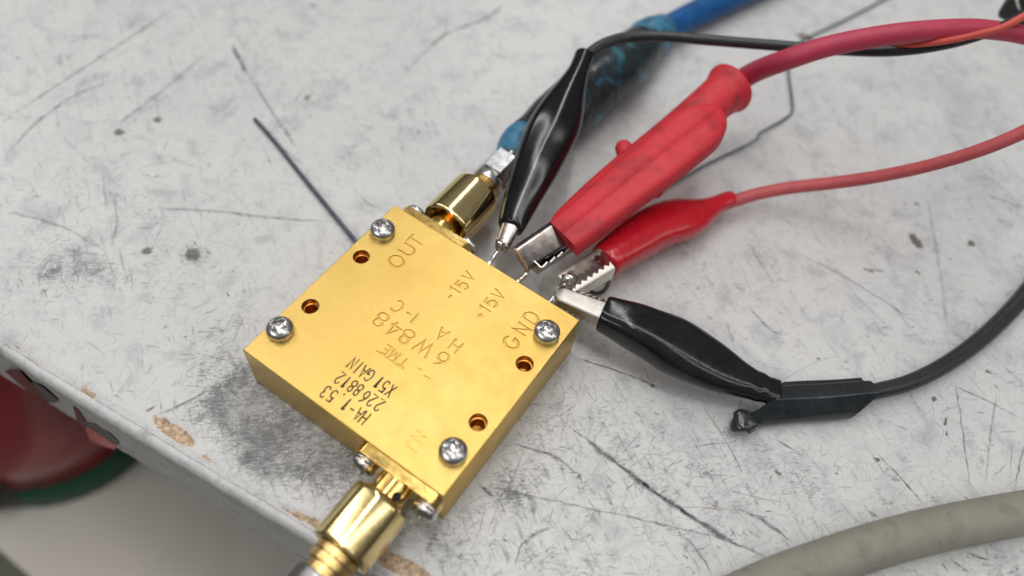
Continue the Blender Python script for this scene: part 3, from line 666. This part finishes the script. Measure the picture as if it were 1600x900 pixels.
# ------------------------------------------------------------------ adapters
def flats(r, th, d):                          # two wrench flats on the big barrel
    if r < .4: return r
    return min(r, r * .93 / max(.2, abs(math.cos(th - 2.45))))
fa = thing('coaxial_adapter', 'gold coaxial adapter screwed to the lower front flange, hanging over the table edge', 'coaxial adapter', (AX, yf - .3, cz), 'coaxial adapters')
y0 = yf - .30
o = link('barrel', lathe([(0, .28), (.0, .40), (.03, .45), (.06, .475), (.10, .485), (.12, .4855), (.90, .4855), (.92, .485), (.955, .475), (.97, .42), (.97, .34)], (AX, y0, cz), (0, -1, 0), 72), BRASS, fa); autosmooth(o, 30)
o = link('stepped_neck', lathe([(.97, .33), (.98, .35), (1.08, .35), (1.09, .34), (1.095, .315), (1.12, .315), (1.125, .345), (1.22, .345), (1.23, .33), (1.23, .285), (1.38, .285)], (AX, y0, cz), (0, -1, 0), 48), BRASS_DK, fa); autosmooth(o, 30)
o = link('grey_sleeve', lathe([(1.36, .27), (1.36, .335), (1.38, .35), (1.66, .35), (1.68, .335), (1.68, .2)], (AX, y0, cz), (0, -1, 0), 48), GREY_METAL, fa); autosmooth(o, 30)
o = link('black_grip', lathe([(1.66, .2), (1.66, .39), (1.69, .41), (4.0, .41)], (AX, y0, cz), (0, -1, 0), 48), BLACK_CABLE, fa); autosmooth(o, 30)

ra = thing('coaxial_adapter', 'gold coaxial adapter on the rear connector beside the OUT engraving, next to the blue cable', 'coaxial adapter', (AXB, yb + .22, cz), 'coaxial adapters')
y0 = yb + .20
o = link('barrel', lathe([(.20, .27), (.20, .36), (.02, .42), (0, .46), (.0, .48), (.03, .495), (.06, .50), (.08, .501), (.91, .501), (.93, .50), (.97, .49), (1.0, .45), (1.0, .30)], (AXB, y0, cz), (0, 1, 0), 72), BRASS, ra); autosmooth(o, 30)
o = link('thread', lathe([(1.0, .30)] + [(1.0 + k * .03, .295 + (.02 if k % 2 else 0)) for k in range(9)] + [(1.27, .28)], (AXB, y0, cz), (0, 1, 0), 48), BRASS_DK, ra, smooth=False)
o = link('steel_collar', lathe([(1.24, .25), (1.24, .31), (1.27, .335), (1.34, .335), (1.40, .30), (1.44, .29)], (AXB, y0, cz), (0, 1, 0), 48), STEEL, ra); autosmooth(o, 30)
o = link('hex_nut', lathe([(1.42, .30), (1.46, .36), (1.98, .36), (2.02, .30)], (AXB, y0, cz), (0, 1, 0), 6), STEEL_DK, ra, smooth=False)
o = link('crimp_collar', lathe([(2.02, .26), (2.35, .26)], (AXB, y0, cz), (0, 1, 0), 32), STEEL_DK, ra); autosmooth(o, 30)

# ------------------------------------------------------------------ blue coaxial cable
yc = y0 + 2.1
bc = thing('coaxial_cable', 'thick blue coaxial cable, its end wrapped in dark tape, running to the top border', 'cable', (AXB, yc, 0))
def lump(s, th): return .03 * math.sin(9 * s + 2 * th) + .018 * math.sin(23 * s + th)
link('jacket', sweep(rows_px([(950, 122, .5, 40), (1006, 70, .45, 42), (1060, 36, .42, 42), (1120, 6, .42, 42), (1180, -22, .42, 42), (1290, -75, .42, 40)]), 6, 24), BLUE, bc)
a_ = (AXB, yc, cz, .30, .30)
link('strain_relief', sweep([a_] + rows_px([(804, 224, .74, 50), (818, 215, .70, 56), (834, 206, .66, 60)]), 8, 28, bump=lump), LTBLUE, bc)
link('tape_wrap', sweep(rows_px([(820, 214, .70, 58), (838, 204, .66, 66), (862, 190, .63, 80), (891, 169, .62, 90), (935, 132, .62, 94, .95), (972, 101, .58, 88, .9), (994, 82, .52, 76), (1008, 68, .5, 64), (1022, 56, .46, 58)]), 8, 32, bump=lump), TAPE, bc)
link('end_collar', sweep(rows_px([(1004, 71, .48, 68), (1016, 61, .47, 66), (1028, 52, .46, 59), (1040, 45, .45, 47)]), 5, 28, bump=lump), LTBLUE, bc)

# ------------------------------------------------------------------ crocodile clips
def jaw(tip, base, wt, wb, ht, hb, teeth, up=(0, 0, 1), rtip=0.0, rc=.07, tooth=.07, thick=.03):
    tip = Vector(tip); base = Vector(base); D = tip - base; L = D.length; Xd = D.normalized()
    U = Vector(up); U = (U - Xd * U.dot(Xd)).normalized(); Yd = U.cross(Xd)
    n = teeth * 2 + 1; V = []; F = []; cnt = None
    ss = [i / (n - 1) for i in range(n)]
    if rtip: ss = [s * (1 - rtip / L) for s in ss] + [1 - rtip / L * (1 - q) for q in (.35, .6, .8, .93, 1)]
    for i, s in enumerate(ss):
        w_ = wb + (wt - wb) * s; h_ = hb + (ht - hb) * s; drop = 0
        if rtip and s > 1 - rtip / L:
            q = (s - (1 - rtip / L)) / (rtip / L); w_ *= max(.38, math.sqrt(max(0, 1 - q * q * .92))); drop = .06 * q * q
        r = min(rc, w_ / 2 * .95); hh = h_ - (tooth if (i % 2 and i < n) else 0); P = [(-w_ / 2, -hh), (-w_ / 2, -r)]
        P += [(-w_ / 2 + r - r * math.cos(a), -r + r * math.sin(a)) for a in (.4, .8, 1.2, math.pi / 2)]
        P += [(w_ / 2 - r + r * math.sin(a), -r + r * math.cos(a)) for a in (0, .4, .8, 1.2)] + [(w_ / 2, -r), (w_ / 2, -hh)]
        cnt = len(P)
        for (y, z) in P: V.append(base + Xd * (L * s) + Yd * y + U * (z - drop))
    for i in range(len(ss) - 1):
        for k in range(cnt - 1): F.append((i * cnt + k, i * cnt + k + 1, (i + 1) * cnt + k + 1, (i + 1) * cnt + k))
    F.append(tuple((len(ss) - 1) * cnt + k for k in range(cnt)))
    global LASTRING; LASTRING = V[(len(ss) - 1) * cnt:len(ss) * cnt]
    return mesh('jaw', V, F), thick
def put_jaw(mt, mat, parent, label=None):
    me, th = mt; bm = bmesh.new(); bm.from_mesh(me); bmesh.ops.recalc_face_normals(bm, faces=bm.faces); bm.to_mesh(me); bm.free()
    o = link('jaw', me, mat, parent, label=label)
    md = o.modifiers.new('s', 'SOLIDIFY'); md.thickness = th; md.offset = -1
    bake(o); autosmooth(o, 28); return o
def hollow_lip(o, t_=.04): pass

# 1. black clip pointing at the -15V pin, upper
c1 = thing('alligator_clip_lead', 'glossy black alligator clip standing up steeply, gripping the pin at the -15V mark', 'clip lead', at(782, 385, .9), 'alligator clip leads')
put_jaw(jaw(at(780, 390, 1.02), at(801, 343, 1.22), .26, .36, .16, .2, 4, rtip=.13, rc=.12), NICKEL, c1, 'upper nickel jaw')
put_jaw(jaw(at(779, 391, .92), at(801, 345, .86), .20, .28, .14, .2, 4, up=(0, 0, -1), rtip=.13, rc=.12), NICKEL, c1, 'lower nickel jaw')
def fac(s, th): return .022 * math.cos(4 * th) * min(1, 6 * s)
link('boot', sweep(rows_px([(797, 356, 1.06, 40, .9), (800, 350, 1.07, 45, .9), (817, 306, 1.2, 59, .9), (836, 263, 1.36, 73, .88), (852, 226, 1.5, 80, .85), (872, 186, 1.72, 80, .78), (889, 146, 1.9, 54, .85), (901, 119, 2.0, 37, .9), (907, 104, 2.04, 32, .9), (914, 86, 2.08, 32, .9)]), 8, 40,
     expo=2.0), BLACK, c1)
link('cable', sweep(rows_px([(905, 108, 2.05, 17), (914, 92, 2.08, 17), (926, 80, 2.12, 18), (948, 67, 2.15, 18), (985, 58, 2.15, 18), (1040, 57, 2.2, 17), (1100, 62, 2.3, 17), (1200, 70, 2.5, 17), (1290, 77, 2.7, 17), (1390, 80, 3.0, 17), (1470, 71, 3.3, 16), (1540, 52, 3.6, 16), (1600, 24, 4.0, 15), (1660, -15, 4.3, 15)]), 6, 16), BLACK_CABLE, c1)

# 2. big red clip at the +15V pin
c2 = thing('alligator_clip_lead', 'large matt red alligator clip with broad thumb lever, gripping the pin at +15V', 'clip lead', at(820, 420, .9), 'alligator clip leads')
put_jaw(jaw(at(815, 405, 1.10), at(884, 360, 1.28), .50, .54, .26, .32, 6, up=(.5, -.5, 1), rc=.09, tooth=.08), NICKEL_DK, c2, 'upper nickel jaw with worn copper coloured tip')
rim_pts = [Vector(v) for v in LASTRING[3:]]
put_jaw(jaw(at(828, 419, .80), at(896, 374, .74), .44, .46, .26, .28, 6, up=(0, 0, -1), rc=.08, tooth=.07), NICKEL, c2, 'lower nickel jaw')
o = link('tip_rim', sweep([(*v, .022, .022) for v in rim_pts], 3, 10), COPPER, c2)
link('boot', sweep(rows_px([(877, 367, .94, 50, .5), (884, 361, .98, 64, .6), (930, 325, 1.1, 74, .85), (990, 272, 1.25, 76, .8), (1050, 220, 1.42, 70, .8), (1100, 172, 1.55, 64, .9), (1128, 148, 1.62, 66, .95), (1136, 141, 1.64, 78, 1.0), (1142, 136, 1.65, 80, 1.0), (1146, 133, 1.66, 66, 1.)]), 8, 36, expo=lambda s: 3.2 - 1.2 * s), RED, c2)
# flat lever lying on the boot
def lever(rows, thick):
    L = [at(r[0], r[1], r[2]) for r in rows]; W_ = [r[3] * upp(l_) / 2 for r, l_ in zip(rows, L)]
    c = catmull([(*p, w_) for p, w_ in zip(L, W_)], 6); V = []; F = []; prof = [(-1, -1), (-1.0, -.3), (-.98, .35), (-.88, .8), (-.70, .97), (-.3, 1.0), (-.02, 1.0), (0, 1.05), (.02, 1.0), (.3, 1.0), (.70, .97), (.88, .8), (.98, .35), (1.0, -.3), (1, -1)]
    n = len(c); m_ = len(prof)
    for i in range(n):
        a = Vector(c[max(i - 1, 0)][:3]); b = Vector(c[min(i + 1, n - 1)][:3]); T = (b - a).normalized(); Sd = T.cross(Vector((0, 0, 1))).normalized(); U = Sd.cross(T)
        s = i / (n - 1); tk = thick * (1 if s < .93 else .85)
        for (x, y) in prof: V.append(Vector(c[i][:3]) + Sd * (x * c[i][3]) + U * (y * tk / 2 - tk / 2))
    for i in range(n - 1):
        for k in range(m_): F.append((i * m_ + k, i * m_ + (k + 1) % m_, (i + 1) * m_ + (k + 1) % m_, (i + 1) * m_ + k))
    F.append(tuple(range(m_))[::-1]); F.append(tuple((n - 1) * m_ + k for k in range(m_)))
    me = mesh('lever', V, F); return me
o = link('thumb_lever', lever([(878, 364, 1.42, 68), (920, 331, 1.55, 72), (970, 290, 1.72, 78), (1020, 250, 1.90, 83), (1060, 218, 2.04, 85), (1088, 195, 2.12, 85), (1103, 183, 2.14, 78), (1113, 175, 2.13, 64), (1119, 170, 2.11, 44), (1122, 168, 2.08, 22), (1123, 167, 2.06, 6)], .34), RED, c2); autosmooth(o, 50)
link('rivet_nub', lathe([(-.30, .16), (0, .17), (.12, .16), (.19, .11), (.21, .03)], at(976, 236, 1.35), (-.75, .66, .15), 24), RED, c2)
link('rivet_nub', lathe([(-.3, .14), (0, .14), (.08, .13), (.14, .09), (.15, .03)], at(1024, 296, 1.2), (.75, -.66, 0), 24), RED, c2)
link('cable', sweep(rows_px([(1138, 139, 1.65, 32), (1156, 126, 1.7, 33), (1185, 110, 2.1, 33), (1230, 93, 2.75, 33), (1300, 71, 3.15, 33), (1400, 53, 3.5, 33), (1500, 45, 3.65, 31), (1560, 48, 3.65, 29), (1610, 57, 3.6, 28), (1670, 72, 3.5, 28)]), 6, 20), PINK, c2)

# 3. lower red clip on its side, jaws open round the solder blob
c3 = thing('alligator_clip_lead', 'glossy red alligator clip lying on its side with toothed jaws open at the ground terminal', 'clip lead', at(950, 405, 0), 'alligator clip leads')
ax = (at(1000, 372, .6) - at(890, 438, .6)).normalized(); sd = Vector((0, 0, 1)).cross(ax).normalized()
dz_ = Vector((0, 0, .19))
put_jaw(jaw(at(870, 427, .88) - dz_, at(938, 383, .88) - dz_, .34, .38, .12, .17, 7, up=tuple(sd), rc=.05, tooth=.07), NICKEL_LT, c3, 'jaw on the upper side, teeth facing the other jaw')
put_jaw(jaw(at(898, 456, .84) - dz_, at(962, 419, .84) - dz_, .32, .38, .12, .17, 7, up=tuple(-sd), rc=.05, tooth=.07), NICKEL_LT, c3, 'jaw on the lower side, teeth facing the other jaw')
link('boot', sweep(rows_px([(944, 407, .66, 50, .8), (948, 404, .66, 56, .85), (985, 379, .64, 66, .8), (1010, 363, .62, 71, .78), (1035, 350, .60, 74, .72), (1062, 342, .58, 72, .68), (1085, 337, .54, 58, .72), (1108, 327, .50, 36, .9), (1122, 319, .48, 29, 1), (1140, 312, .47, 29, 1), (1145, 310, .47, 24, 1)]), 8, 36, expo=lambda s: 3.0 - s, bump=lambda s, th: .035 * math.sin(14 * s + 2 * th) * s), RED_GLOSS, c3)
link('cable', sweep(rows_px([(1134, 315, .47, 20), (1150, 313, .5, 20), (1180, 304, .58, 20), (1230, 294, .75, 20), (1300, 286, 1.05, 20), (1370, 276, 1.5, 20), (1450, 259, 2.1, 20), (1530, 235, 2.7, 21), (1600, 206, 3.2, 22), (1660, 172, 3.6, 22)]), 6, 16), PINK2, c3)

# 4. black clip at the right corner of the module
c4 = thing('alligator_clip_lead', 'black alligator clip with pale flat jaw and split cable sleeve, right of the gold block', 'clip lead', at(950, 490, 0), 'alligator clip leads')
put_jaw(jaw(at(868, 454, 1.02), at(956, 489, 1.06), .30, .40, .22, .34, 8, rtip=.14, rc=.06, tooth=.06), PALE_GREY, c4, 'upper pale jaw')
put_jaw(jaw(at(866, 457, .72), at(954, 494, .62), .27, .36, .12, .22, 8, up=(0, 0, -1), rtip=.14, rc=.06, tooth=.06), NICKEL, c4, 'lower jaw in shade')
link('boot', sweep(rows_px([(941, 489, .88, 52, .85), (946, 491, .88, 57, .88), (970, 501, .86, 65, .9), (998, 513, .82, 75, .85), (1030, 528, .76, 86, .78), (1062, 545, .70, 93, .70), (1100, 565, .62, 86, .66), (1135, 583, .55, 70, .66), (1165, 597, .50, 54, .75), (1195, 608, .47, 44, .75), (1216, 614, .45, 45, .6)]), 8, 44, expo=lambda s: 2.8 - .6 * s,
     bump=lambda s, th: .035 * math.cos(3 * th - .6) * max(0, min(1, (s - .35) * 4)) + .012 * math.sin(30 * s) + .035 * math.sin(75 * s + 2 * th) * math.exp(-((s - .88) / .06) ** 2) ), BLACK2, c4)
link('cable', sweep(rows_px([(1200, 628, .34, 22), (1260, 628, .34, 24), (1340, 616, .32, 25), (1375, 610, .30, 26), (1420, 598, .28, 26), (1470, 574, .26, 26), (1520, 540, .24, 26), (1565, 500, .24, 26), (1605, 456, .24, 26), (1660, 385, .24, 25)]), 6, 18), BLACK_CABLE, c4)
# split sleeve: a slanted, torn tube
pa = at(1215, 629, .33); pb = at(1356, 619, .33); D = (pb - pa); T = D.normalized(); Sd = T.cross(Vector((0, 0, 1))).normalized(); U = Sd.cross(T)
SP = [(-.36, .02, .20, -.06), (-.335, .09, .17, -.05), (-.26, .12, .10, -.05), (-.22, .15, .05, .06), (-.08, .20, -.02, .08), (.02, .225, -.10, .09), (.06, .215, -.16, .08), (.10, .18, -.30, .05), (.20, .08, -.50, -.10), (.29, -.04, -.66, -.25),
      (.33, -.14, -.70, -.33), (.31, -.22, -.62, -.36), (.15, -.26, -.30, -.3), (-.15, -.26, 0, -.2), (-.32, -.18, .15, -.1), (-.37, -.06, .2, -.06)]
sc_ = catmull(SP + [SP[0]], 4)[:-1]; V = []; F = []; ns = 14; nk = len(sc_)
for k, (x, y, a0, a1) in enumerate(sc_):
    l0 = a0 + (.03 * math.sin(k * 2.3) + .03 * math.sin(k * 1.1 + 1)) * (1 if x > .08 else .15); l1 = D.length + a1
    for i in range(ns + 1):
        q = i / ns; V.append(pa + T * (l0 + (l1 - l0) * q) + Sd * (x * (1 - .06 * q)) + U * (y + .01 * math.sin(7 * q + k * .1)))
for k in range(nk):
    for i in range(ns): k2 = (k + 1) % nk; F.append((k * (ns + 1) + i, k2 * (ns + 1) + i, k2 * (ns + 1) + i + 1, k * (ns + 1) + i + 1))
o = link('split_sleeve', mesh('sleeve', V, F), SLEEVE, c4); md = o.modifiers.new('s', 'SOLIDIFY'); md.thickness = .03; md.offset = -1; bake(o); autosmooth(o, 40)
tp = at(1152, 664, .22)
link('torn_lip', sweep(rows_px([(1186, 656, .22, 20, .5), (1174, 657, .25, 34, .6), (1163, 657, .27, 40, .5), (1155, 660, .26, 34, .6), (1148, 662, .22, 28, .5), (1143, 662, .18, 14, .5)]), 5, 18, expo=2.6, bump=lambda s, th: .09 * math.sin(3 * th + 11 * s) + .05 * math.sin(5 * th - 17 * s)), SLEEVE, c4)

# ------------------------------------------------------------------ loose wires and other cables
def single(name, me, mat, label, cat, smooth=True):
    o = link(name, me, mat, smooth=smooth); 
    c = Vector((0, 0, 0)); n = len(me.vertices)
    for v in me.vertices: c += v.co
    c /= n; c.z = min(v.co.z for v in me.vertices)
    o['label'] = label; o['category'] = cat; return o
single('salmon_wire', sweep(rows_px([(1325, 66, 2.75, 9), (1365, 67, 2.95, 9), (1405, 70, 3.15, 9), (1448, 68, 3.4, 9.5), (1490, 62, 3.65, 10), (1530, 53, 3.9, 10.5), (1566, 43, 4.1, 11), (1600, 25, 4.3, 12), (1650, -5, 4.6, 12)]), 6, 12), ORANGE, 'thin salmon orange wire running over the crimson cable to the top right corner', 'wire')
single('grey_cable', sweep(rows_px([(1040, 1000, .35, 74), (1080, 972, .35, 74), (1160, 930, .35, 73), (1260, 889, .35, 72), (1380, 849, .35, 70), (1480, 824, .35, 69), (1600, 801, .35, 67), (1720, 782, .35, 66)]), 6, 28), GREYCAB, 'thick olive grey cable crossing the lower right corner of the bench', 'cable')
p_end = at(556, 376, .22); p_end = Vector((-2.03, p_end.y, .18)) if p_end.x > -2.03 else p_end
single('steel_wire', sweep([(*at(398, 186, .06), .038, .038), (*at(425, 216, .06), .042, .042), (*at(470, 272, .07), .042, .042), (*at(515, 327, .09), .042, .042), (*at(556, 377, .10), .042, .042), (*at(562, 384, .10), .042, .042)], 5, 12), WIRE, 'straight dark steel wire lying left of the gold block', 'wire')
single('steel_wire', wire([(985, 325, .05), (1030, 300, .05), (1100, 259, .05), (1160, 230, .06), (1182, 217, .12), (1186, 209, .14), (1196, 203, .10), (1224, 187, .06), (1238, 174, .06), (1237, 152, .06), (1232, 112, .06), (1234, 84, .06), (1256, 62, .08), (1310, 36, .06), (1380, 0, .06), (1450, -40, .06)], .052, 6, 10), WIRE, 'thin bent steel wire zigzagging under the crimson cable', 'wire')
single('wire_curl', wire([(918, 452, .12), (930, 458, .10), (941, 456, .12), (949, 447, .16), (951, 436, .2), (946, 425, .2)], .075, 6, 12), BLACK_CABLE, 'short curl of black wire between the lower red clip and the pale black clip', 'wire')
pp = at(1613, -12, 3.0)
pl = thing('black_plug', 'corner of a black plug with a pale rim at the top right border', 'plug', (pp.x, pp.y, 2.4))
link('shell', box(pp.x, pp.y, 3.0, .7, .9, 1.1, .12, 3), BLACK_CABLE, pl, smooth=False)
link('rim', sweep([(*at(1588, -8, 3.1), .03, .03), (*at(1590, 5, 3.0), .03, .03), (*at(1596, 20, 2.7), .03, .03)], 4, 10), NICKEL_LT, pl)
